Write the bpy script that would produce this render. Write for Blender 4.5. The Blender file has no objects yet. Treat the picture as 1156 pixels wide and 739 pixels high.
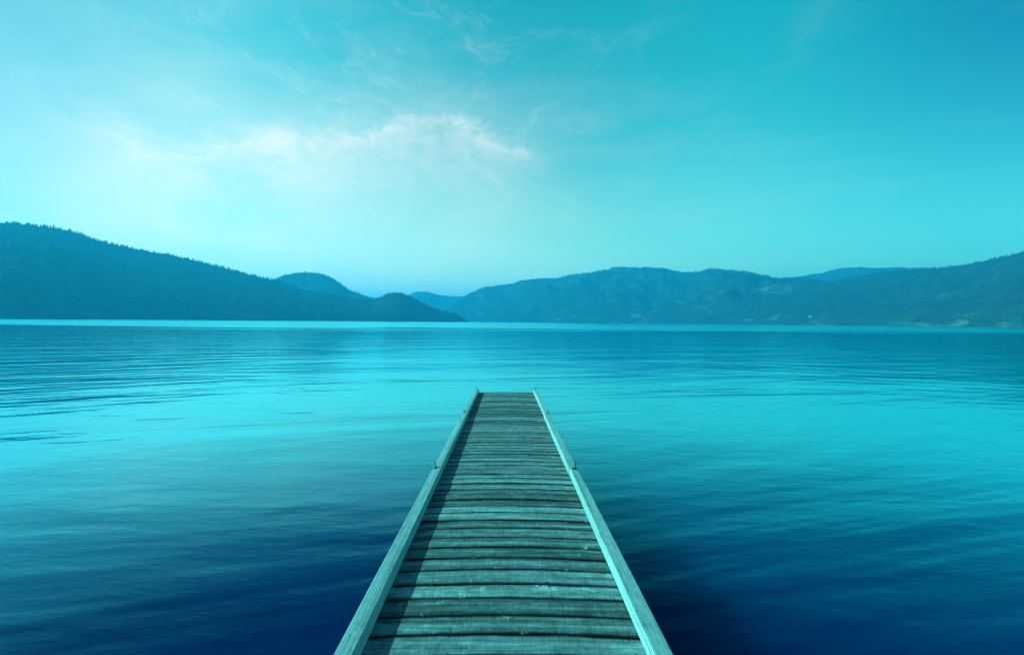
import bpy, bmesh, math, random
import numpy as np
from mathutils import Vector, Matrix, noise

random.seed(7)
R = math.radians
S = bpy.context.scene
C = bpy.context.scene.collection

# ------------------------------------------------------------------ helpers
def link(o, parent=None):
    C.objects.link(o)
    if parent is not None:
        o.parent = parent
    return o

def mesh_obj(name, verts, faces, mat, parent=None, smooth=False):
    me = bpy.data.meshes.new(name)
    me.from_pydata([tuple(v) for v in verts], [], faces)
    me.update()
    if smooth:
        me.polygons.foreach_set('use_smooth', [True] * len(me.polygons))
    if mat is not None:
        me.materials.append(mat)
    return link(bpy.data.objects.new(name, me), parent)

def bm_obj(name, bm, mat, parent=None, smooth=False):
    me = bpy.data.meshes.new(name)
    bm.to_mesh(me)
    bm.free()
    if smooth:
        me.polygons.foreach_set('use_smooth', [True] * len(me.polygons))
    me.materials.append(mat)
    return link(bpy.data.objects.new(name, me), parent)

def tag(o, label, cat, group=None, kind=None):
    o['label'] = label
    o['category'] = cat
    if group: o['group'] = group
    if kind: o['kind'] = kind
    return o

def bm_box(bm, x0, x1, y0, y1, z0, z1, bevel=0.0):
    r = bmesh.ops.create_cube(bm, size=1.0)
    vs = r['verts']
    for v in vs:
        v.co = Vector(((x0 + x1) / 2 + v.co.x * (x1 - x0),
                       (y0 + y1) / 2 + v.co.y * (y1 - y0),
                       (z0 + z1) / 2 + v.co.z * (z1 - z0)))
    if bevel > 0:
        es = {e for v in vs for e in v.link_edges}
        bmesh.ops.bevel(bm, geom=list(es), offset=bevel, segments=2, affect='EDGES')

def bm_tube(bm, pts, rad, seg=8, cap=True):
    """round bar swept along a list of points"""
    rings = []
    n = len(pts)
    up = Vector((0.31, 0.17, 0.93)).normalized()
    for i, p in enumerate(pts):
        p = Vector(p)
        a = Vector(pts[max(0, i - 1)]); b = Vector(pts[min(n - 1, i + 1)])
        t = (b - a).normalized()
        s = t.cross(up)
        if s.length < 1e-3: s = t.cross(Vector((1, 0, 0)))
        s.normalize(); u = s.cross(t)
        rr = rad[i] if isinstance(rad, (list, tuple)) else rad
        rings.append([bm.verts.new(p + (s * math.cos(k * 2 * math.pi / seg) + u * math.sin(k * 2 * math.pi / seg)) * rr) for k in range(seg)])
    for i in range(n - 1):
        for k in range(seg):
            bm.faces.new((rings[i][k], rings[i][(k + 1) % seg], rings[i + 1][(k + 1) % seg], rings[i + 1][k]))
    if cap:
        bm.faces.new(rings[0][::-1]); bm.faces.new(rings[-1])

class N:
    """small node-tree builder"""
    def __init__(s, tree):
        s.t = tree; s.n = tree.nodes; s.l = tree.links
    def node(s, typ, **kw):
        n = s.n.new(typ)
        for k, v in kw.items(): setattr(n, k, v)
        return n
    def put(s, sock, v):
        if isinstance(v, bpy.types.NodeSocket): s.l.new(v, sock)
        elif v is not None: sock.default_value = v
    def math(s, op, a, b=None, c=None, clamp=False):
        n = s.node('ShaderNodeMath', operation=op, use_clamp=clamp)
        s.put(n.inputs[0], a)
        if b is not None: s.put(n.inputs[1], b)
        if c is not None: s.put(n.inputs[2], c)
        return n.outputs[0]
    def rng(s, v, a, b, c=0.0, d=1.0, smooth=True):
        n = s.node('ShaderNodeMapRange', interpolation_type='SMOOTHSTEP' if smooth else 'LINEAR')
        for i, x in enumerate((v, a, b, c, d)): s.put(n.inputs[i], x)
        return n.outputs[0]
    def mix(s, f, a, b, blend='MIX'):
        n = s.node('ShaderNodeMix', data_type='RGBA', blend_type=blend)
        s.put(n.inputs[0], f); s.put(n.inputs[6], a); s.put(n.inputs[7], b)
        return n.outputs[2]
    def noise(s, vec, scale, detail=2.0, rough=0.5, dist=0.0):
        n = s.node('ShaderNodeTexNoise')
        s.put(n.inputs['Vector'], vec)
        n.inputs['Scale'].default_value = scale
        n.inputs['Detail'].default_value = detail
        n.inputs['Roughness'].default_value = rough
        n.inputs['Distortion'].default_value = dist
        return n.outputs[0]
    def mapping(s, vec, scale=(1, 1, 1), rot=(0, 0, 0), loc=(0, 0, 0)):
        n = s.node('ShaderNodeMapping')
        s.put(n.inputs[0], vec)
        n.inputs[1].default_value = loc; n.inputs[2].default_value = rot; n.inputs[3].default_value = scale
        return n.outputs[0]
    def sep(s, vec):
        n = s.node('ShaderNodeSeparateXYZ'); s.put(n.inputs[0], vec); return n.outputs
    def comb(s, x, y, z):
        n = s.node('ShaderNodeCombineXYZ')
        for i, v in enumerate((x, y, z)): s.put(n.inputs[i], v)
        return n.outputs[0]

def new_mat(name):
    m = bpy.data.materials.new(name); m.use_nodes = True
    g = N(m.node_tree)
    p = g.n.get('Principled BSDF')
    tc = g.node('ShaderNodeTexCoord')
    return m, g, p, tc

# ------------------------------------------------------------------ camera
F = 535.0                       # focal length in pixels of the 1156 px wide photograph
DECK_H = 1.784                  # eye height above the deck
WATER_TO_DECK = 0.55
cam_d = bpy.data.cameras.new('camera')
cam_d.sensor_width = 36.0
cam_d.lens = F / 1156.0 * 36.0
cam_d.clip_start = 0.05
cam_d.clip_end = 40000.0
cam = link(bpy.data.objects.new('camera', cam_d))
CAM = Vector((0.0, 0.0, WATER_TO_DECK + DECK_H))
PITCH, YAW, ROLL = R(-0.68), R(-0.64), R(0.52)
Rm = Matrix.Rotation(YAW, 3, 'Z') @ Matrix.Rotation(R(90) + PITCH, 3, 'X') @ Matrix.Rotation(ROLL, 3, 'Z')
cam.matrix_world = Matrix.Translation(CAM) @ Rm.to_4x4()
S.camera = cam

def ray(px, py):
    """direction of a photograph pixel, scaled to a horizontal length of 1"""
    d = Rm @ Vector(((px - 578.0) / F, -(py - 369.5) / F, -1.0))
    return d / math.hypot(d.x, d.y)

# ------------------------------------------------------------------ light
SUN_EL, SUN_AZ = R(31), R(-86)      # azimuth from +Y, clockwise: the sun stands left of the pier
TINT_SUN = (0.20, 1.0, 0.99)
sd = bpy.data.lights.new('sun', 'SUN')
sd.energy = 5.0
sd.angle = R(0.6)
sd.color = TINT_SUN
sun = link(bpy.data.objects.new('sun', sd))
sdir = Vector((math.sin(SUN_AZ) * math.cos(SUN_EL), math.cos(SUN_AZ) * math.cos(SUN_EL), math.sin(SUN_EL)))
sun.rotation_euler = sdir.to_track_quat('Z', 'Y').to_euler()
sun.location = (-30, 0, 40)

W = bpy.data.worlds.new('World'); S.world = W; W.use_nodes = True
g = N(W.node_tree); g.n.clear()
tc = g.node('ShaderNodeTexCoord')
dirv = tc.outputs['Generated']
sky = g.node('ShaderNodeTexSky', sky_type='NISHITA')
sky.sun_disc = False
sky.sun_elevation = SUN_EL
sky.sun_rotation = SUN_AZ
sky.altitude = 300
sky.air_density = 1.0; sky.dust_density = 1.2; sky.ozone_density = 1.0
base = g.mix(1.0, sky.outputs[0], (0.020, 1.32, 0.88, 1), 'MULTIPLY')
# thin high cloud: soft veil towards the left and a few bright wisps
dx, dy, dz = g.sep(dirv)
az = g.math('MULTIPLY', g.math('ARCTAN2', dx, dy), 180 / math.pi)          # degrees, + to the right
hor = g.math('SQRT', g.math('ADD', g.math('MULTIPLY', dx, dx), g.math('MULTIPLY', dy, dy)))
el = g.math('MULTIPLY', g.math('ARCTAN2', dz, hor), 180 / math.pi)
wob = g.noise(g.mapping(dirv, (2.2, 2.2, 4.0)), 1.6, 5, 0.55, 0.4)
wob2 = g.noise(g.mapping(dirv, (5, 5, 11), (0.2, 0.1, 0.3)), 2.4, 6, 0.6, 0.6)
fine = g.noise(g.mapping(dirv, (9, 9, 16), (0, 0, 0.6)), 3.0, 6, 0.62, 1.0)
def gauss(x, mu, sig):
    d = g.math('DIVIDE', g.math('SUBTRACT', x, mu), sig)
    return g.math('POWER', math.e, g.math('MULTIPLY', g.math('MULTIPLY', d, d), -1.0))
glow = g.math('MULTIPLY', gauss(az, -29.0, 25.0), gauss(el, 9.0, 13.0))
veil = g.math('MULTIPLY', glow, g.rng(wob, 0.25, 0.72, 0.35, 1.0))
# the wisps follow a sagging line across the left half of the sky
cv = g.node('ShaderNodeFloatCurve')
def azel(px, py):
    d = ray(px, py)
    return math.degrees(math.atan2(d.x, d.y)), math.degrees(math.atan(d.z))
pts = [azel(*p) for p in ((-60, 60), (20, 100), (60, 135), (110, 150), (160, 168), (205, 180), (260, 168), (320, 158), (400, 153), (450, 144), (490, 138), (540, 158), (600, 180), (700, 170))]
A0, A1 = -62.0, 25.0
c = cv.mapping.curves[0]
P = [((a - A0) / (A1 - A0), e / 40.0) for a, e in pts]
P = [(0.0, P[0][1])] + P + [(1.0, P[-1][1] - 0.05)]
while len(c.points) < len(P): c.points.new(0.5, 0.5)
for q, (a, b) in zip(c.points, P): q.location = (a, b)
cv.mapping.update()
g.put(cv.inputs['Value'], g.rng(az, A0, A1, 0, 1, smooth=False))
line = g.math('MULTIPLY', cv.outputs[0], 40.0)
off = g.math('MULTIPLY', g.math('SUBTRACT', wob2, 0.5), 3.6)
dist = g.math('SUBTRACT', g.math('SUBTRACT', el, line), off)
below = g.math('LESS_THAN', dist, 0.0)
along = g.math('MULTIPLY', g.rng(az, -47.0, -37.0), g.rng(az, 8.0, -6.0))
width = g.math('ADD', 1.5, g.math('MULTIPLY', below, 3.0))
dd = g.math('DIVIDE', dist, width)
wisp = g.math('POWER', math.e, g.math('MULTIPLY', g.math('ABSOLUTE', dd), -1.0))
wisp = g.math('MULTIPLY', wisp, g.math('MULTIPLY', along, g.rng(fine, 0.25, 0.75, 0.30, 1.0)))
wisp = g.math('MULTIPLY', wisp, 0.42)
# thin bright threads inside the wisps
off2 = g.math('MULTIPLY', g.math('SUBTRACT', fine, 0.5), 2.6)
thr = g.math('DIVIDE', g.math('ABSOLUTE', g.math('SUBTRACT', dist, off2)), 0.95)
patchy = g.rng(g.noise(g.mapping(dirv, (7, 7, 9), (0, 0, 1.1)), 1.6, 3, 0.5), 0.40, 0.62, 0.0, 1.0)
thread = g.math('MULTIPLY', g.math('POWER', math.e, g.math('MULTIPLY', thr, -1.0)), g.math('MULTIPLY', along, patchy))
tall = g.math('MULTIPLY', g.rng(g.noise(g.mapping(dirv, (4, 3, 1.6), (0.1, 0.0, 0.5)), 2.0, 6, 0.62, 1.4), 0.50, 0.78), g.math('MULTIPLY', gauss(az, -7.0, 6.0), gauss(el, 30.0, 9.0)))
# a loose net of fine veins spreading up and to the right of the main wisps
vn = g.noise(g.mapping(dirv, (1.5, 1.5, 2.1), (0.25, 0.1, 0.4), (3.3, 1.7, 0.4)), 2.6, 6, 0.60, 1.1)
vein = g.math('POWER', math.e, g.math('DIVIDE', g.math('ABSOLUTE', g.math('SUBTRACT', vn, 0.5)), -0.020))
vein = g.math('MULTIPLY', vein, g.math('MULTIPLY', g.math('MULTIPLY', gauss(az, -14.0, 24.0), gauss(el, 20.0, 13.0)), g.rng(wob2, 0.38, 0.62, 0.10, 1.0)))
thread = g.math('MULTIPLY', thread, g.rng(wob2, 0.36, 0.58, 0.25, 1.0))
thread = g.math('ADD', g.math('MULTIPLY', thread, 0.34), g.math('ADD', g.math('MULTIPLY', tall, 0.06), g.math('MULTIPLY', vein, 0.16)), clamp=True)
# faint streaks over the rest of the sky
streak = g.rng(g.noise(g.mapping(dirv, (2.0, 3.0, 7.0), (0.3, 0.5, 0.2)), 1.1, 7, 0.55, 0.9), 0.42, 0.85, 0.0, 0.10)
low = g.math('MULTIPLY', g.math('POWER', math.e, g.math('DIVIDE', g.math('ABSOLUTE', el), -7.0)), g.rng(az, 60.0, -25.0, 0.16, 0.55))
side = g.math('MULTIPLY', gauss(az, -52.0, 16.0), 0.08)
f = g.math('ADD', g.math('MULTIPLY', veil, 0.72), g.math('ADD', wisp, streak))
f = g.math('MINIMUM', g.math('ADD', f, g.math('ADD', low, side)), 0.97)
base = g.mix(g.rng(az, -22.0, -60.0), base, g.mix(1.0, base, (0.5, 0.52, 0.60, 1), 'MULTIPLY'))
base = g.mix(g.rng(az, -5.0, 25.0), base, g.mix(1.0, base, (0.8, 1.25, 1.25, 1), 'MULTIPLY'))
# deep clear blue overhead and away from the sun, darkened to cut fill light
high = g.rng(el, 30.0, 54.0, 0.0, 1.0)
away = g.math('MULTIPLY', g.rng(az, 26.0, 56.0, 0.0, 1.0), g.rng(el, 1.0, 26.0, 0.0, 1.0))
deepf = g.math('MAXIMUM', high, away)
base = g.mix(deepf, base, g.mix(1.0, base, (0.15, 0.34, 0.62, 1), 'MULTIPLY'))
f = g.math('MULTIPLY', f, g.math('SUBTRACT', 1.0, g.math('MULTIPLY', deepf, 0.8)))
cloud = g.mix(f, base, (8.6, 7.2, 6.0, 1))
hz = g.math('MULTIPLY', g.math('POWER', math.e, g.math('DIVIDE', g.math('ABSOLUTE', el), -6.0)), g.rng(az, 50.0, -15.0, 0.25, 1.0))
cloud = g.mix(g.math('MULTIPLY', hz, 0.9), cloud, (11.5, 19.5, 6.6, 1))
cloud = g.mix(g.rng(az, -28.0, -58.0), cloud, g.mix(1.0, cloud, (0.76, 0.71, 0.72, 1), 'MULTIPLY'))
cloud = g.mix(thread, cloud, (9.5, 8.6, 7.4, 1))
bg = g.node('ShaderNodeBackground')
g.put(bg.inputs[0], cloud)
bg.inputs[1].default_value = 0.10
wo = g.node('ShaderNodeOutputWorld')
g.l.new(bg.outputs[0], wo.inputs[0])

S.view_settings.view_transform = 'Standard'
S.view_settings.look = 'None'
S.view_settings.exposure = 0.65
S.view_settings.gamma = 1.0
S.view_settings.use_curve_mapping = False
S.render.engine = 'CYCLES'
S.cycles.use_denoising = True
S.cycles.volume_bounces = 1
S.cycles.max_bounces = 6
S.cycles.sample_clamp_indirect = 4.0

# ------------------------------------------------------------------ materials
def wood_mat(name, tones, along='X', tick=0.5):
    m, g, p, tc = new_mat(name)
    o = tc.outputs['Object']
    att = g.node('ShaderNodeAttribute', attribute_name='tone')          # per-board random colour, plank-edge and rail-face tone
    r_, v_, s_ = g.sep(att.outputs['Vector'])
    shift = g.node('ShaderNodeVectorMath', operation='ADD')
    g.put(shift.inputs[0], o); g.put(shift.inputs[1], g.comb(g.math('MULTIPLY', r_, 17.0), 0.0, g.math('MULTIPLY', s_, 9.0)))
    o2 = shift.outputs[0]
    sc_grain = (1.3, 60, 30) if along == 'X' else (60, 1.3, 30)
    sc_patch = (1.6, 6, 6) if along == 'X' else (6, 1.6, 6)
    sc_tick = (55, 7, 7) if along == 'X' else (7, 55, 7)
    grain = g.noise(g.mapping(o2, sc_grain), 1.0, 5, 0.62, 0.4)
    patch = g.noise(g.mapping(o2, sc_patch), 1.3, 6, 0.65, 0.3)
    ticks = g.noise(g.mapping(o2, sc_tick), 1.0, 3, 0.6)
    speck = g.noise(o2, 38.0, 4, 0.7)
    blot = g.noise(o2, 5.0, 6, 0.72, 0.6)
    t = g.math('ADD', g.math('MULTIPLY', grain, 0.40), g.math('ADD', g.math('MULTIPLY', patch, 0.42), g.math('MULTIPLY', ticks, 0.26 * tick)))
    bands = g.noise(g.mapping(o2, (0.35, 21, 8) if along == 'X' else (21, 0.35, 8)), 1.0, 3, 0.55, 0.2)
    mott = g.noise(g.mapping(o2, (9, 22, 9) if along == 'X' else (22, 9, 9)), 1.0, 5, 0.7, 0.3)
    t = g.math('ADD', t, g.math('MULTIPLY', g.math('SUBTRACT', bands, 0.5), 0.75))
    t = g.math('ADD', t, g.math('MULTIPLY', g.math('SUBTRACT', mott, 0.5), 0.55))
    t = g.math('ADD', t, g.math('MULTIPLY', g.math('SUBTRACT', r_, 0.5), 0.27))
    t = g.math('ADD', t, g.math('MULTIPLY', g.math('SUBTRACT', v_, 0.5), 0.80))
    cr = g.node('ShaderNodeValToRGB')
    e = cr.color_ramp.elements
    e[0].position = 0.16; e[0].color = (*tones[0], 1)
    e[1].position = 0.88; e[1].color = (*tones[3], 1)
    q = e.new(0.42); q.color = (*tones[1], 1)
    q = e.new(0.62); q.color = (*tones[2], 1)
    g.put(cr.inputs[0], t)
    col = cr.outputs[0]
    dark = g.rng(speck, 0.58, 0.70, 0.0, 0.75)
    col = g.mix(dark, col, (0.035, 0.034, 0.030, 1))
    pale = g.math('MULTIPLY', g.rng(blot, 0.60, 0.70, 0.0, 1.0), g.rng(speck, 0.42, 0.56, 0.0, 0.8))
    col = g.mix(pale, col, (0.62, 0.60, 0.55, 1))
    crack = g.rng(g.noise(g.mapping(o2, (0.9, 95, 40) if along == 'X' else (95, 0.9, 40)), 1.0, 3, 0.6, 0.5), 0.36, 0.30, 0.0, 0.75)
    col = g.mix(crack, col, (0.03, 0.028, 0.025, 1))
    g.put(p.inputs['Base Color'], col)
    p.inputs['Roughness'].default_value = 0.82
    p.inputs['Specular IOR Level'].default_value = 0.25
    h = g.math('ADD', g.math('MULTIPLY', grain, 0.004), g.math('ADD', g.math('MULTIPLY', patch, 0.004), g.math('MULTIPLY', ticks, 0.0016 * tick)))
    h = g.math('SUBTRACT', h, g.math('MULTIPLY', crack, 0.003))
    b = g.node('ShaderNodeBump'); b.inputs['Strength'].default_value = 0.8; b.inputs['Distance'].default_value = 1.0
    g.put(b.inputs['Height'], h); g.l.new(b.outputs[0], p.inputs['Normal'])
    return m

M_DECK = wood_mat('weathered_deck_wood', ((0.018, 0.019, 0.018), (0.100, 0.102, 0.096), (0.24, 0.24, 0.222), (0.56, 0.555, 0.52)), 'X', 1.0)
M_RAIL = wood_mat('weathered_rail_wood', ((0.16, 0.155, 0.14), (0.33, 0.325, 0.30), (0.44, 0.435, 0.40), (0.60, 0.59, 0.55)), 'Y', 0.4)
M_FRAME = wood_mat('dark_wet_wood', ((0.02, 0.02, 0.018), (0.05, 0.05, 0.045), (0.09, 0.088, 0.08), (0.16, 0.155, 0.14)), 'Y', 0.4)

m, g, p, tc = new_mat('rusty_iron'); M_IRON = m
n1 = g.noise(tc.outputs['Object'], 60, 4, 0.6)
g.put(p.inputs['Base Color'], g.mix(g.rng(n1, 0.4, 0.6), (0.03, 0.028, 0.027, 1), (0.09, 0.06, 0.045, 1)))
p.inputs['Metallic'].default_value = 0.5; p.inputs['Roughness'].default_value = 0.6

# lake water
m, g, p, tc = new_mat('lake_water'); M_WATER = m
o = tc.outputs['Object']
x_, y_, z_ = g.sep(o)
patch = g.noise(g.mapping(o, (0.010, 0.035, 1)), 1.0, 3, 0.55, 0.3)      # cat's-paws: rough and smooth areas
near = g.noise(g.mapping(o, (0.11, 0.28, 1)), 1.0, 3, 0.5, 0.2)
w1 = g.noise(g.mapping(o, (0.55, 1.5, 1), (0, 0, 0.12)), 1.0, 3, 0.5, 0.2)     # slow ripples
w2 = g.noise(g.mapping(o, (3.2, 8.5, 1), (0, 0, -0.16)), 1.0, 3, 0.55, 0.3)    # wind ripples
w3 = g.noise(g.mapping(o, (9, 22, 1), (0, 0, 0.1)), 1.0, 2, 0.5)
def wake(ang, wl, dist, mask, off=0.0):
    # long crests of an old boat wake: a sine across the crests, bent by noise
    u = g.math('ADD', g.math('MULTIPLY', x_, math.cos(ang)), g.math('MULTIPLY', y_, math.sin(ang)))
    bend = g.math('MULTIPLY', g.noise(g.mapping(o, (0.05, 0.05, 1), (0, 0, ang)), 1.0, 3, 0.5), dist)
    b2 = g.math('MULTIPLY', g.noise(g.mapping(o, (0.28, 0.28, 1), (0, 0, ang)), 1.0, 3, 0.5), dist * 0.28)
    s = g.math('SINE', g.math('MULTIPLY', g.math('ADD', g.math('ADD', u, g.math('ADD', bend, b2)), off), 2 * math.pi / wl))
    amp = g.rng(g.noise(g.mapping(o, (0.10, 0.42, 1), (0, 0, ang - 1.57)), 1.0, 3, 0.6), 0.34, 0.70, 0.05, 1.15)
    return g.math('MULTIPLY', g.math('MULTIPLY', s, amp), mask)
left_mask = g.math('MULTIPLY', g.rng(g.math('ADD', x_, g.math('MULTIPLY', y_, 0.30)), -2.0, -10.0), g.rng(y_, 8.5, 14.0))
left_mask = g.math('MULTIPLY', left_mask, g.rng(y_, 260.0, 90.0))
right_mask = g.math('MULTIPLY', g.rng(g.math('SUBTRACT', x_, g.math('MULTIPLY', y_, 0.15)), 4.0, 12.0), g.rng(y_, 9.0, 20.0))
right_mask = g.math('MULTIPLY', right_mask, g.rng(y_, 220.0, 70.0))
k1 = g.math('ADD', wake(R(128), 1.7, 5.0, left_mask), wake(R(122), 3.4, 6.0, left_mask, 2.0))
k2 = wake(R(60), 1.7, 5.0, right_mask, 3.0)
h = g.math('MULTIPLY', w1, 0.012)
broad = g.noise(g.mapping(g.mapping(o, (1, 1, 1), (0, 0, -0.22)), (0.055, 0.21, 1)), 1.0, 4, 0.55, 0.6)
h = g.math('ADD', h, g.math('MULTIPLY', broad, 0.11))
h = g.math('ADD', h, g.math('MULTIPLY', g.math('MULTIPLY', w2, g.rng(patch, 0.32, 0.62, 0.35, 1.0)), 0.0042))
h = g.math('ADD', h, g.math('MULTIPLY', w3, 0.0009))
def swell(ang, across, along, mask):
    return g.math('MULTIPLY', g.noise(g.mapping(g.mapping(o, (1, 1, 1), (0, 0, -ang)), (across, along, 1)), 1.0, 3, 0.55, 0.15), mask)
h = g.math('ADD', h, g.math('MULTIPLY', k1, 0.006))
h = g.math('ADD', h, g.math('MULTIPLY', k2, 0.003))
h = g.math('ADD', h, g.math('MULTIPLY', swell(R(126), 0.55, 0.035, left_mask), 0.11))
h = g.math('ADD', h, g.math('MULTIPLY', swell(R(118), 1.4, 0.09, left_mask), 0.042))
h = g.math('ADD', h, g.math('MULTIPLY', swell(R(93), 0.30, 0.022, g.rng(y_, 25.0, 70.0)), 0.11))
h = g.math('ADD', h, g.math('MULTIPLY', swell(R(63), 0.6, 0.04, right_mask), 0.045))
b = g.node('ShaderNodeBump'); b.inputs['Strength'].default_value = 1.0; b.inputs['Distance'].default_value = 1.0
g.put(b.inputs['Height'], h); g.l.new(b.outputs[0], p.inputs['Normal'])
deep = g.mix(g.rng(near, 0.3, 0.7), (0.0, 0.012, 0.054, 1), (0.0, 0.026, 0.096, 1))
edge = g.math('ADD', y_, g.math('MULTIPLY', g.math('SUBTRACT', patch, 0.5), 260.0))
ruffled = g.rng(edge, 90.0, 190.0)                      # wind-ruffled water out on the lake
ruffled = g.math('MULTIPLY', ruffled, g.rng(g.math('SUBTRACT', x_, g.math('MULTIPLY', y_, 0.1)), -60.0, 80.0, 1.0, 0.55))
rough = g.math('ADD', 0.05, g.math('MULTIPLY', ruffled, 0.22))
g.put(p.inputs['Base Color'], deep)
p.inputs['Roughness'].default_value = 0.5
p.inputs['Specular IOR Level'].default_value = 0.0
p.subsurface_method = 'BURLEY'
p.inputs['Subsurface Weight'].default_value = 1.0
p.inputs['Subsurface Radius'].default_value = (1.0, 1.5, 2.0)
p.inputs['Subsurface Scale'].default_value = 1.2
gl = g.node('ShaderNodeBsdfGlossy')
gl.inputs['Color'].default_value = (0.20, 0.94, 1.0, 1)
g.put(gl.inputs['Roughness'], rough); g.l.new(b.outputs[0], gl.inputs['Normal'])
lw = g.node('ShaderNodeLayerWeight'); g.l.new(b.outputs[0], lw.inputs['Normal'])
fc = g.node('ShaderNodeFloatCurve')                     # reflectance of the water against the facing angle
cc = fc.mapping.curves[0]
CP = [(0.0, 0.012), (0.35, 0.012), (0.50, 0.014), (0.61, 0.150), (0.73, 0.47), (0.86, 0.86), (1.0, 0.98)]
while len(cc.points) < len(CP): cc.points.new(0.5, 0.5)
for q, (u, v) in zip(cc.points, CP): q.location = (u, v)
fc.mapping.update()
g.put(fc.inputs['Value'], lw.outputs['Facing'])
ms = g.node('ShaderNodeMixShader')
g.put(ms.inputs[0], fc.outputs[0]); g.l.new(p.outputs[0], ms.inputs[1]); g.l.new(gl.outputs[0], ms.inputs[2])
g.l.new(ms.outputs[0], g.n.get('Material Output').inputs[0])

def hill_mat(name, forest, grass, amount, shift):
    m, g, p, tc = new_mat(name)
    o = tc.outputs['Object']
    n1 = g.noise(g.mapping(o, (1, 1, 2.2), (0, 0, 0), (shift, 0, 0)), 0.0042, 7, 0.62, 0.5)
    n2 = g.noise(g.mapping(o, (1, 1, 2.0)), 0.03, 5, 0.6)
    n3 = g.noise(g.mapping(o, (1, 1, 5.0)), 0.012, 6, 0.65, 0.8)
    geo = g.node('ShaderNodeNewGeometry')
    x_, y_, z_ = g.sep(o)
    low = g.rng(z_, 70.0, 5.0, 0.0, 0.03)
    f = g.math('ADD', g.math('ADD', g.math('MULTIPLY', n1, 0.55), g.math('MULTIPLY', n3, 0.45)), low)
    f = g.rng(f, 0.60 - amount, 0.72 - amount, 0.0, 0.85)
    fo = g.mix(g.rng(n2, 0.3, 0.7), (forest[0] * 0.55, forest[1] * 0.55, forest[2] * 0.55, 1), (*forest, 1))
    col = g.mix(f, fo, g.mix(n2, (grass[0] * 0.6, grass[1] * 0.6, grass[2] * 0.6, 1), (*grass, 1)))
    g.put(p.inputs['Base Color'], col)
    p.inputs['Roughness'].default_value = 0.95
    p.inputs['Specular IOR Level'].default_value = 0.0
    return m
M_HILL_DARK = hill_mat('forested_slope', (0.035, 0.055, 0.03), (0.10, 0.11, 0.06), -0.08, 0)
M_HILL_DRY = hill_mat('dry_grass_slope', (0.04, 0.062, 0.035), (0.34, 0.32, 0.19), 0.045, 700)
m, g, p, tc = new_mat('conifer_foliage'); M_TREE = m
n1 = g.noise(tc.outputs['Object'], 0.05, 4, 0.7)
g.put(p.inputs['Base Color'], g.mix(g.rng(n1, 0.3, 0.7), (0.022, 0.038, 0.02, 1), (0.055, 0.08, 0.04, 1)))
p.inputs['Roughness'].default_value = 0.95; p.inputs['Specular IOR Level'].default_value = 0.0

# ------------------------------------------------------------------ water sheet
EXT = 9000.0
ys = [-EXT, -300, -30, 30, 300, 2000, EXT]
vs = [(x, y, 0.0) for y in ys for x in ys]
nn = len(ys)
fs = [(j * nn + i, j * nn + i + 1, (j + 1) * nn + i + 1, (j + 1) * nn + i) for j in range(nn - 1) for i in range(nn - 1)]
water = mesh_obj('water', vs, fs, M_WATER)
tag(water, 'calm blue lake water with gentle ripples around the pier', 'water', kind='structure')

# ------------------------------------------------------------------ hills
def lerp_tab(tab, x):
    if x <= tab[0][0]: return tab[0][1]
    for (a, ya), (b, yb) in zip(tab, tab[1:]):
        if x <= b:
            return ya + (yb - ya) * (x - a) / (b - a)
    return tab[-1][1]

def fbm(x, y, z=0.0, octv=5):
    return noise.fractal((x, y, z), 1.0, 2.1, octv)

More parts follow.
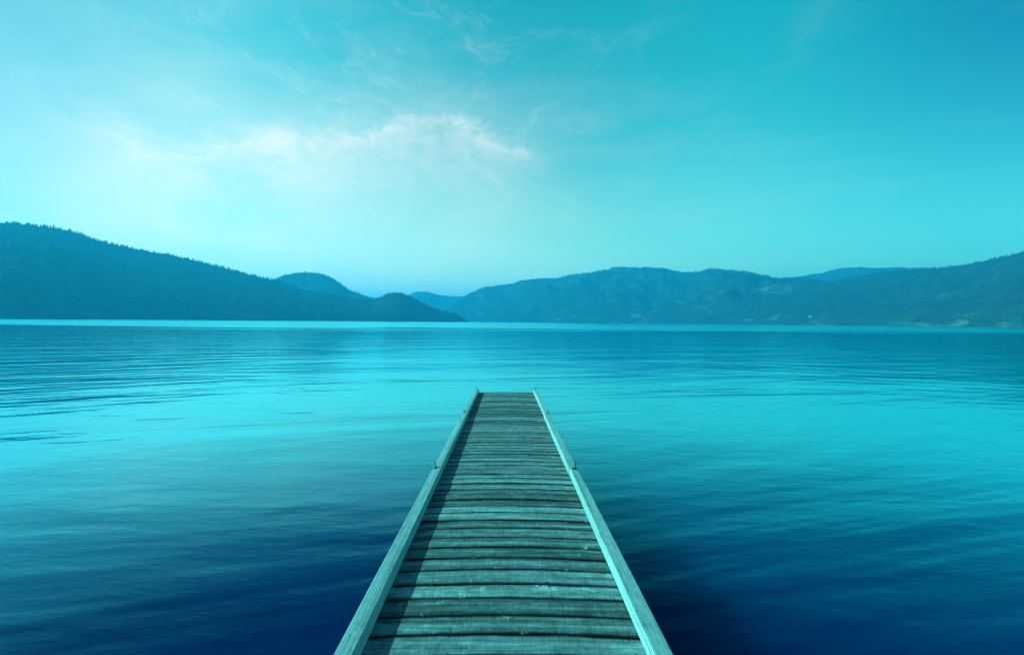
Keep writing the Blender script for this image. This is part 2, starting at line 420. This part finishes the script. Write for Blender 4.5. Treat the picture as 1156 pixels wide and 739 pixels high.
def hill(ridge, shore_d, ridge_d, back_d, mat, label, seed, step=2.0, rows=44, spur=0.16, rough=0.85):
    """ridge: outline traced in pixels; shore_d / ridge_d / back_d: real distances in metres along it"""
    x0, x1 = ridge[0][0], ridge[-1][0]
    n = int((x1 - x0) / step) + 1
    verts = []; surf = []
    tb = 12
    for i in range(n):
        px = x0 + (x1 - x0) * i / (n - 1)
        py = lerp_tab(ridge, px) + rough * (fbm(px * 0.11, seed) + 0.5 * fbm(px * 0.5, seed + 9))
        d = ray(px, py)
        Ds, Dr, Db = lerp_tab(shore_d, px), lerp_tab(ridge_d, px), lerp_tab(back_d, px)
        H = max(0.3, CAM.z + d.z * Dr)
        ux, uy = d.x, d.y
        edge = min(1.0, min(i, n - 1 - i) / 10.0)
        for j in range(rows + tb):
            if j <= rows:
                t = j / rows
                D = Ds + (Dr - Ds) * t
                prof = 0.12 * min(1.0, t * 8.0) * (1 - t) + t ** 1.12
                X, Y = ux * D, uy * D
                # spurs, shoulders and gullies
                q = 1.0 / 1100.0
                wx = X + 260 * fbm(X * q * 0.8, Y * q * 0.8, seed + 3, 3); wy = Y + 260 * fbm(X * q * 0.8, Y * q * 0.8, seed + 7, 3)
                rdg = 0.0; am = 1.0; fq = q * 1.5; tot = 0.0
                for oc in range(5):
                    v_ = 1.0 - abs(noise.noise((wx * fq, wy * fq, seed + oc * 3.1))) * 2.2
                    rdg += am * v_; tot += am; am *= 0.5; fq *= 2.15
                rdg /= tot
                sp = (rdg - 0.35) * spur * (math.sin(math.pi * min(1.0, t)) ** 0.7) * H
                z = H * prof + sp
                # never rise above the line of sight to the ridge
                cap_ = CAM.z + d.z * D * (0.90 + 0.10 * t) if d.z > 0 else z
                z = min(z, max(cap_, 0.2)) if t < 1 else H
                z = z if j > 0 else -0.6
            else:
                t = (j - rows) / (tb - 1)
                D = Dr + (Db - Dr) * t
                X, Y = ux * D, uy * D
                z = H * (1 - t) ** 1.3 - 0.6 * t
            verts.append((X, Y, z))
    rr = rows + tb
    faces = []
    for i in range(n - 1):
        for j in range(rr - 1):
            a = i * rr + j
            faces.append((a, a + rr, a + rr + 1, a + 1))
    o = mesh_obj('hill', verts, faces, mat, smooth=True)
    tag(o, label, 'hill', kind='structure')
    o_data = dict(v=verts, n=n, rr=rr, rows=rows)
    return o, o_data

ridge_left = [(-900, 200), (-500, 214), (-250, 236), (-120, 247), (0, 252), (15, 253), (30, 254), (60, 257.5), (80, 261), (92, 265), (110, 272), (150, 281), (200, 289.5), (230, 297), (260, 304), (287, 311.5), (310, 317), (328, 322), (350, 328), (375, 333), (400, 337), (418, 339), (428, 337), (435, 332.5), (441, 331), (449.5, 330.3), (459, 333), (474, 341), (486, 346.5), (503, 353), (512, 354), (519, 357), (525, 361.5), (529, 365)]
left_hill, LH = hill(ridge_left,
     [(-900, 620), (0, 900), (300, 1150), (430, 1450), (529, 1620)],
     [(-900, 1150), (0, 1500), (300, 1750), (410, 1750), (450, 1700), (529, 1640)],
     [(-900, 1900), (0, 2400), (300, 2500), (450, 2200), (529, 1670)],
     M_HILL_DARK, 'dark forested hill sloping down to a low point on the left shore', 3.1, spur=0.16)

ridge_mid = [(262, 335), (285, 324), (300, 318), (309, 315.4), (320, 311), (330, 308.6), (345, 307.3), (357, 308.2), (365, 309.5), (375, 314), (385, 320), (393, 327), (402, 331), (412, 334.5), (425, 339), (440, 346), (460, 356), (475, 364)]
mid_hill, MH = hill(ridge_mid, [(262, 1900), (475, 2050)], [(262, 2300), (345, 2450), (475, 2150)], [(262, 2500), (345, 3100), (475, 2250)],
     M_HILL_DARK, 'rounded hump rising behind the left hill', 8.4, spur=0.16)

ridge_far = [(340, 340), (370, 331), (392, 327.5), (403, 330), (417, 335.5), (430, 336), (452, 338), (480, 342)]
far_hill, FH = hill(ridge_far, [(340, 4300), (480, 4300)], [(340, 5000), (480, 5000)], [(340, 5600), (480, 5600)],
     M_HILL_DARK, 'faintest far ridge in the gap between both shores', 1.7, spur=0.16)

ridge_gap = [(425, 346), (448, 339), (460, 334), (466, 330.5), (472, 328.6), (485, 329.8), (495, 333), (510, 334.6), (525, 334), (540, 331), (570, 329), (600, 333)]
gap_hill, GH = hill(ridge_gap, [(425, 3300), (600, 3600)], [(425, 3900), (600, 4100)], [(425, 4400), (600, 4700)],
     M_HILL_DRY, 'small pale hill at the head of the lake', 5.9, spur=0.30)

ridge_right = [(492, 360), (505, 349), (515, 341), (525.5, 334), (536, 329), (547.7, 324), (570, 321.5), (592, 316), (613, 314), (626.6, 314.4), (639, 311), (655.6, 309), (680.5, 305.5), (692, 302.5), (702.7, 301), (722, 302), (747, 301.6), (769, 307), (788.5, 307), (799.6, 303), (821.7, 304.4), (840, 306), (861, 311), (877.5, 313.5), (900, 314), (930, 317), (960, 321), (1000, 328), (1060, 338)]
right_hill, RH = hill(ridge_right, [(492, 2500), (800, 2300), (1060, 2000)], [(492, 2900), (560, 3300), (700, 3600), (1060, 3100)],
     [(492, 3100), (700, 5000), (1060, 4200)], M_HILL_DRY, 'long brown and green hill along the middle of the far shore', 12.2, spur=0.62)

ridge_back = [(850, 330), (880, 318), (897, 312.5), (930, 307.6), (940, 304.5), (952, 302.4), (971.6, 301), (985.5, 302.3), (1007.6, 301.6), (1030, 302), (1057.5, 302.4), (1100, 306), (1150, 312), (1220, 325)]
back_hill, BH = hill(ridge_back, [(850, 4000), (1220, 3700)], [(850, 4700), (1220, 4500)], [(850, 5600), (1220, 5200)],
     M_HILL_DRY, 'pale ridge peeping over behind the right shore hills', 2.6, spur=0.30)

ridge_front = [(790, 362), (830, 349), (870, 338), (905, 327), (935, 318.5), (955, 314), (975, 310), (988, 308), (1013, 306), (1040, 304), (1057.5, 302.7), (1079.6, 300), (1102, 296.3), (1135, 289.4), (1156, 284), (1220, 268), (1330, 246), (1500, 232), (1800, 222), (2100, 226)]
front_hill, XH = hill(ridge_front, [(790, 2150), (1000, 1850), (1156, 1600), (1500, 1250), (2100, 1000)], [(790, 2300), (900, 2600), (1057, 2750), (1156, 2500), (1500, 2000), (2100, 1600)],
     [(790, 2500), (1057, 3700), (1500, 3000), (2100, 2400)], M_HILL_DRY, 'dark wooded hill climbing towards the right edge of the photo', 16.8, spur=0.46)

# ------------------------------------------------------------------ forest on the slopes (nobody could count it)
def forest(H, count, hmin, hmax, label, seed, bias_ridge=0.25, keep=0.5, sc=0.006):
    rnd = random.Random(seed)
    V = []; Fc = []
    n, rr, rows, v = H['n'], H['rr'], H['rows'], H['v']
    made = 0; tries = 0
    while made < count and tries < count * 8:
        tries += 1
        i = rnd.random() * (n - 1.001)
        if rnd.random() < bias_ridge:
            j = rows - rnd.random() ** 2 * 4
        else:
            j = rnd.random() ** 0.9 * rows
        i0, j0 = int(i), min(int(j), rows)
        fi, fj = i - i0, j - j0
        a = Vector(v[i0 * rr + j0]); b = Vector(v[(i0 + 1) * rr + j0])
        c_ = Vector(v[i0 * rr + j0 + 1]); d_ = Vector(v[(i0 + 1) * rr + j0 + 1])
        p = a.lerp(b, fi).lerp(c_.lerp(d_, fi), fj)
        if p.z < 1.0: continue
        if fbm(p.x * sc, p.y * sc, seed, 4) * 0.5 + 0.5 > keep + rnd.random() * 0.15: continue
        h = hmin + (hmax - hmin) * rnd.random() ** 1.6
        w = h * (0.17 + 0.12 * rnd.random())
        k0 = len(V)
        a0 = rnd.random() * 6.28
        for lev, (zz, ww) in enumerate(((0.0, 1.0), (0.45, 0.72))):
            for k in range(5):
                ang = a0 + k * 1.2566 + lev * 0.6
                q = w * ww * (0.75 + 0.5 * rnd.random())
                V.append((p.x + math.cos(ang) * q, p.y + math.sin(ang) * q, p.z - 0.8 + h * (zz + 0.06 * rnd.random())))
        V.append((p.x + (rnd.random() - 0.5) * 0.6, p.y, p.z - 0.8 + h))
        for k in range(5):
            k2_ = (k + 1) % 5
            Fc.append((k0 + k, k0 + k2_, k0 + 5 + k2_, k0 + 5 + k))
            Fc.append((k0 + 5 + k, k0 + 5 + k2_, k0 + 10))
        made += 1
    o = mesh_obj('forest', V, Fc, M_TREE)
    tag(o, label, 'forest', kind='stuff')
    return o
forest(LH, 11000, 3, 10, 'conifers covering the dark left hill and fringing its ridge', 21, 0.22, 0.62)
forest(MH, 2500, 4, 9, 'trees over the rounded hump behind the left hill', 22, 0.2, 0.6)
forest(RH, 5000, 6, 14, 'scattered trees on the long hill of the far shore', 23, 0.10, 0.46)
forest(XH, 7000, 5, 12, 'woods on the hill at the right edge of the photo', 24, 0.12, 0.52)

# ------------------------------------------------------------------ the pale building at the foot of the far hills
m, g, p, tc = new_mat('white_painted_wall'); M_WHITE = m
g.put(p.inputs['Base Color'], g.mix(g.noise(tc.outputs['Object'], 0.8, 4), (0.50, 0.50, 0.48, 1), (0.60, 0.60, 0.58, 1)))
p.inputs['Roughness'].default_value = 0.7
m, g, p, tc = new_mat('pale_metal_roof'); M_ROOF = m
g.put(p.inputs['Base Color'], g.mix(g.noise(tc.outputs['Object'], 0.8, 4), (0.42, 0.43, 0.44, 1), (0.55, 0.56, 0.57, 1)))
p.inputs['Roughness'].default_value = 0.4
m, g, p, tc = new_mat('window_glass'); M_GLASS = m
g.put(p.inputs['Base Color'], g.mix(g.noise(tc.outputs['Object'], 2.0, 2), (0.02, 0.025, 0.03, 1), (0.04, 0.045, 0.05, 1)))
p.inputs['Roughness'].default_value = 0.1

# ------------------------------------------------------------------ the pier
SLOPE = R(-1.14)                 # it sinks a little towards its far end
pier = link(bpy.data.objects.new('pier', None))
pier.location = (0, 0, WATER_TO_DECK)
pier.rotation_euler = (SLOPE, 0, 0)
tag(pier, 'grey weathered wooden plank pier with low timber kerbs running out into the lake', 'pier')

Y0, Y1 = -3.95, 13.86
XI, XO = 0.790, 0.893            # inner and outer faces of the kerb rails
RAIL_H = 0.088

def tone_layer(me):
    return me.attributes.new('tone', 'FLOAT_VECTOR', 'POINT')

rnd = random.Random(11)
V = []; Fc = []; T = []; NAILS = []
y = Y0
bi = 0
NX, NS = 34, 7
while y < Y1 - 0.05:
    w = 0.186 + rnd.uniform(-0.012, 0.012)
    if y > 10: w = 0.178 + rnd.uniform(-0.014, 0.014)
    gap = rnd.choice((0.006, 0.009, 0.012, 0.015, 0.019))
    if y + w > Y1: w = Y1 - y
    hw = w / 2 - gap / 2
    yc = y + w / 2
    tone = min(1, max(0, rnd.gauss(0.5, 0.22)))
    if yc > 9.5: tone = min(1, max(0, tone - 0.02))
    bow = 0.030 + rnd.uniform(-0.008, 0.010)
    cup = rnd.uniform(-0.004, 0.004)
    tilt = rnd.uniform(-0.020, 0.020)
    crown = 0.013 + rnd.uniform(-0.003, 0.004)
    lift = rnd.uniform(-0.003, 0.003)
    twist = rnd.uniform(-0.010, 0.010)
    seed = rnd.random() * 100
    k0 = len(V)
    L = 0.885
    # cross-section: bottom, rounded shoulders, cupped top
    nail_row = []
    prof = [(-1.0, -0.040), (-1.0, -0.006), (-0.95, 0.0), (-0.80, 0.0), (-0.4, 0.0), (0.0, 0.0), (0.4, 0.0), (0.80, 0.0), (0.95, 0.0), (1.0, -0.006), (1.0, -0.040)]
    for i in range(NX + 1):
        u = -1 + 2 * i / NX
        X = u * (L + 0.004 * math.sin(seed))
        yb = bow * (u * u) * -1.0 + bow * 0.5 + 0.004 * fbm(u * 2.0, seed)
        zb = crown * (1 - u * u) - crown * 0.5 + lift + 0.0025 * fbm(u * 3.0, seed + 5)
        for q, (s, zz) in enumerate(prof):
            ww = hw + 0.0028 * fbm(u * 9.0, seed + s * 3) * (abs(s) > 0.6)
            Yv = yc + yb + s * ww
            Zv = zz + zb + s * hw * (tilt + twist * u) + cup * (1 - s * s) + 0.0018 * fbm(u * 6.0, s * 1.5, seed)
            V.append((X, Yv, Zv))
            edge_tone = (0.5 if abs(s) < 0.6 else 0.44 if abs(s) < 0.9 else 0.12) if zz > -0.004 else 0.0  # planks darker towards their edges and sides, thickening the gap lines
            T.append((tone, edge_tone, (seed % 1.0)))
    np_ = len(prof)
    for i in range(NX):
        for q in range(np_):
            q2 = (q + 1) % np_
            a, b = k0 + i * np_ + q, k0 + i * np_ + q2
            Fc.append((a, b, b + np_, a + np_))
    for i in (3, 11, 23, 31):                      # two nails over each bearer
        for q in (3, 7):
            p0 = V[k0 + i * np_ + q]
            cx, cy, cz = p0[0] + rnd.uniform(-0.012, 0.012), p0[1] + rnd.uniform(-0.008, 0.008), p0[2] + 0.0026
            kk = len(V)
            for k in range(7):
                V.append((cx + 0.0058 * math.cos(k * 0.8976), cy + 0.0058 * math.sin(k * 0.8976), cz)); T.append((tone, 0.5, 0.0))
            NAILS.append(len(Fc)); Fc.append(tuple(kk + k for k in range(7)))
    Fc.append(tuple(k0 + q for q in range(np_)))
    Fc.append(tuple(k0 + NX * np_ + q for q in range(np_ - 1, -1, -1)))
    y += w
    bi += 1
deck = mesh_obj('deck', V, Fc, M_DECK, pier)
tone_layer(deck.data).data.foreach_set('vector', np.array(T, dtype=np.float32).ravel())
deck.data.materials.append(M_IRON)
for q in NAILS: deck.data.polygons[q].material_index = 1
bmf = bmesh.new(); bmf.from_mesh(deck.data); bmesh.ops.recalc_face_normals(bmf, faces=bmf.faces); bmf.to_mesh(deck.data); bmf.free()

# kerb rails: four timbers a side, the outer corner of each far end cut away for the mooring iron
JOINTS = [-1.98, 1.93, 5.86, 9.79, 13.74]
def rail(side, ya, yb, seed):
    r_ = random.Random(seed)
    bm = bmesh.new()
    na = int((yb - ya) / 0.12)
    prev = None
    off = r_.uniform(-0.006, 0.006); hh = RAIL_H + r_.uniform(-0.003, 0.004)
    yaw = r_.uniform(-0.002, 0.002)
    cut = 0.14
    stations = [ya + 0.006, ya + 0.012] + [ya + (yb - ya) * i / na for i in range(1, na)]
    stations = [s for s in stations if s < yb - cut - 0.03] + [yb - cut, yb - 0.055, yb - 0.05, yb - 0.006, yb]
    for s_i, yy in enumerate(stations):
        xi, xo = XI + off, XO + off
        if yy > yb - cut: xo = xo - 0.062 * min(1.0, (yy - (yb - cut)) / 0.085)
        wv = 0.0022 * fbm(yy * 1.7, seed) + yaw * (yy - (ya + yb) / 2)
        zt = 0.010 + hh + 0.002 * fbm(yy * 1.3, seed + 4)
        zb_ = 0.006
        b_ = 0.006 + 0.003 * abs(fbm(yy * 4, seed + 7))
        end = 0.004 if s_i in (0, len(stations) - 1) else 0.0
        sec = [(xi + end, zb_), (xi + end, zt - b_ - end), (xi + b_ + end, zt - end), ((xi + xo) / 2, zt + 0.001 - end), (xo - b_ - end, zt - end), (xo - end, zt - b_ - end), (xo - end, zb_)]
        ring = [bm.verts.new((side * (a + wv), yy, b)) for a, b in sec]
        if prev:
            for q in range(len(ring)):
                q2 = (q + 1) % len(ring)
                bm.faces.new((prev[q], prev[q2], ring[q2], ring[q]))
        else:
            bm.faces.new(ring)
        prev = ring
    bm.faces.new(prev[::-1])
    bmesh.ops.recalc_face_normals(bm, faces=bm.faces)
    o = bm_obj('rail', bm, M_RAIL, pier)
    n = len(o.data.vertices)
    t = r_.uniform(0.42, 0.6); s3 = r_.random()
    tone_layer(o.data).data.foreach_set('vector', np.array([(t, 0.85 if q % 7 < 2 else 0.5, s3) for q in range(n)], dtype=np.float32).ravel())  # inner-face vertices painted paler, standing in for bright sunlight on them
    return o
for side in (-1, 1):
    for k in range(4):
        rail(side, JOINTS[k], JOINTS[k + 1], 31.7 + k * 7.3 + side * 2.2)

def mooring_iron(side, yy):
    """bent iron bar on a small plate, standing in the notch at a rail joint"""
    bm = bmesh.new()
    x = side * (XI + 0.068)
    bm_box(bm, x - 0.036, x + 0.036, yy - 0.050, yy - 0.008, 0.012, 0.020, 0.002)
    pts = [(x, yy - 0.03, 0.015), (x, yy - 0.03, 0.10), (x + side * 0.002, yy - 0.028, 0.125), (x + side * 0.010, yy - 0.02, 0.143), (x + side * 0.016, yy - 0.004, 0.152), (x + side * 0.018, yy + 0.014, 0.150)]
    bm_tube(bm, pts, 0.0075, 8)
    bm_tube(bm, [(x - 0.040, yy - 0.012, 0.030), (x + 0.040, yy - 0.012, 0.030)], 0.006, 6)
    return bm_obj('mooring_iron', bm, M_IRON, pier, True)
for side in (-1, 1):
    for yy in JOINTS[1:]:
        mooring_iron(side, yy)

# bearers under the planks and the piles that carry them
bm = bmesh.new()
for xx in (-0.80, -0.27, 0.27, 0.80):
    bm_box(bm, xx - 0.045, xx + 0.045, Y0 + 0.05, Y1 - 0.07, -0.245, -0.062, 0.004)
bm_box(bm, -0.80, 0.80, Y1 - 0.06, Y1 - 0.012, -0.24, -0.066, 0.004)
fr = bm_obj('bearer_frame', bm, M_FRAME, pier)
tone_layer(fr.data).data.foreach_set('vector', np.array([(0.5, 0.5, 0.5)] * len(fr.data.vertices), dtype=np.float32).ravel())
for yy in (-2.2, 1.6, 5.4, 9.2, 13.0):
    for xx in (-0.66, 0.66):
        bm = bmesh.new()
        bm_tube(bm, [(xx, yy, -1.1), (xx, yy, -0.07)], [0.085, 0.08], 14)
        po = bm_obj('pile', bm, M_FRAME, pier, True)
        tone_layer(po.data).data.foreach_set('vector', np.array([(0.4, 0.5, 0.3)] * len(po.data.vertices), dtype=np.float32).ravel())

# far building: on the terrain of the front hill where the photograph has the white glint
def ground_z(H, x, y):
    best = min(H['v'], key=lambda q: (q[0] - x) ** 2 + (q[1] - y) ** 2)
    return best[2]
d = ray(914.5, 360.5)
bx, by = d.x * 2030, d.y * 2030
bz = max(1.0, ground_z(XH, bx, by))
house = link(bpy.data.objects.new('lakeside_building', None))
house.location = (bx, by, bz)
house.rotation_euler = (0, 0, R(-35))
tag(house, 'tiny white building at the foot of the right shore hills', 'building')
bm = bmesh.new(); bm_box(bm, -5, 5, -3.0, 3.0, -5, 3.4)
wall = bm_obj('wall', bm, M_WHITE, house)
rv = [(-5.5, -3.5, 3.4), (5.5, -3.5, 3.4), (5.5, 3.5, 3.4), (-5.5, 3.5, 3.4), (-5.5, 0, 5.4), (5.5, 0, 5.4)]
mesh_obj('roof', rv, [(0, 1, 5, 4), (2, 3, 4, 5), (1, 2, 5), (3, 0, 4), (0, 3, 2, 1)], M_ROOF, house)
for wx in (-3.2, 0, 3.2):
    bm = bmesh.new(); bm_box(bm, wx - 0.9, wx + 0.9, -3.06, -2.98, 1.0, 2.5)
    bm_obj('window', bm, M_GLASS, house)

# ------------------------------------------------------------------ haze over the lake
hb = 9800.0
TOP = max(q[2] for H in (LH, MH, FH, GH, RH, BH, XH) for q in H['v']) + 25.0
print('TOP', TOP)
bm = bmesh.new(); bm_box(bm, -hb, hb, -hb, hb, -1.9, TOP)
m = bpy.data.materials.new('lake_haze'); m.use_nodes = True
g = N(m.node_tree); g.n.clear()
pv = g.node('ShaderNodeVolumePrincipled')
pv.inputs['Color'].default_value = (0.05, 0.62, 1.0, 1)
pv.inputs['Density'].default_value = 0.00031
pv.inputs['Anisotropy'].default_value = 0.3
mo = g.node('ShaderNodeOutputMaterial')
g.l.new(pv.outputs[0], mo.inputs['Volume'])
haze = bm_obj('haze', bm, m)
tag(haze, 'thin blue haze lying over the whole lake and its shores', 'haze', kind='stuff')
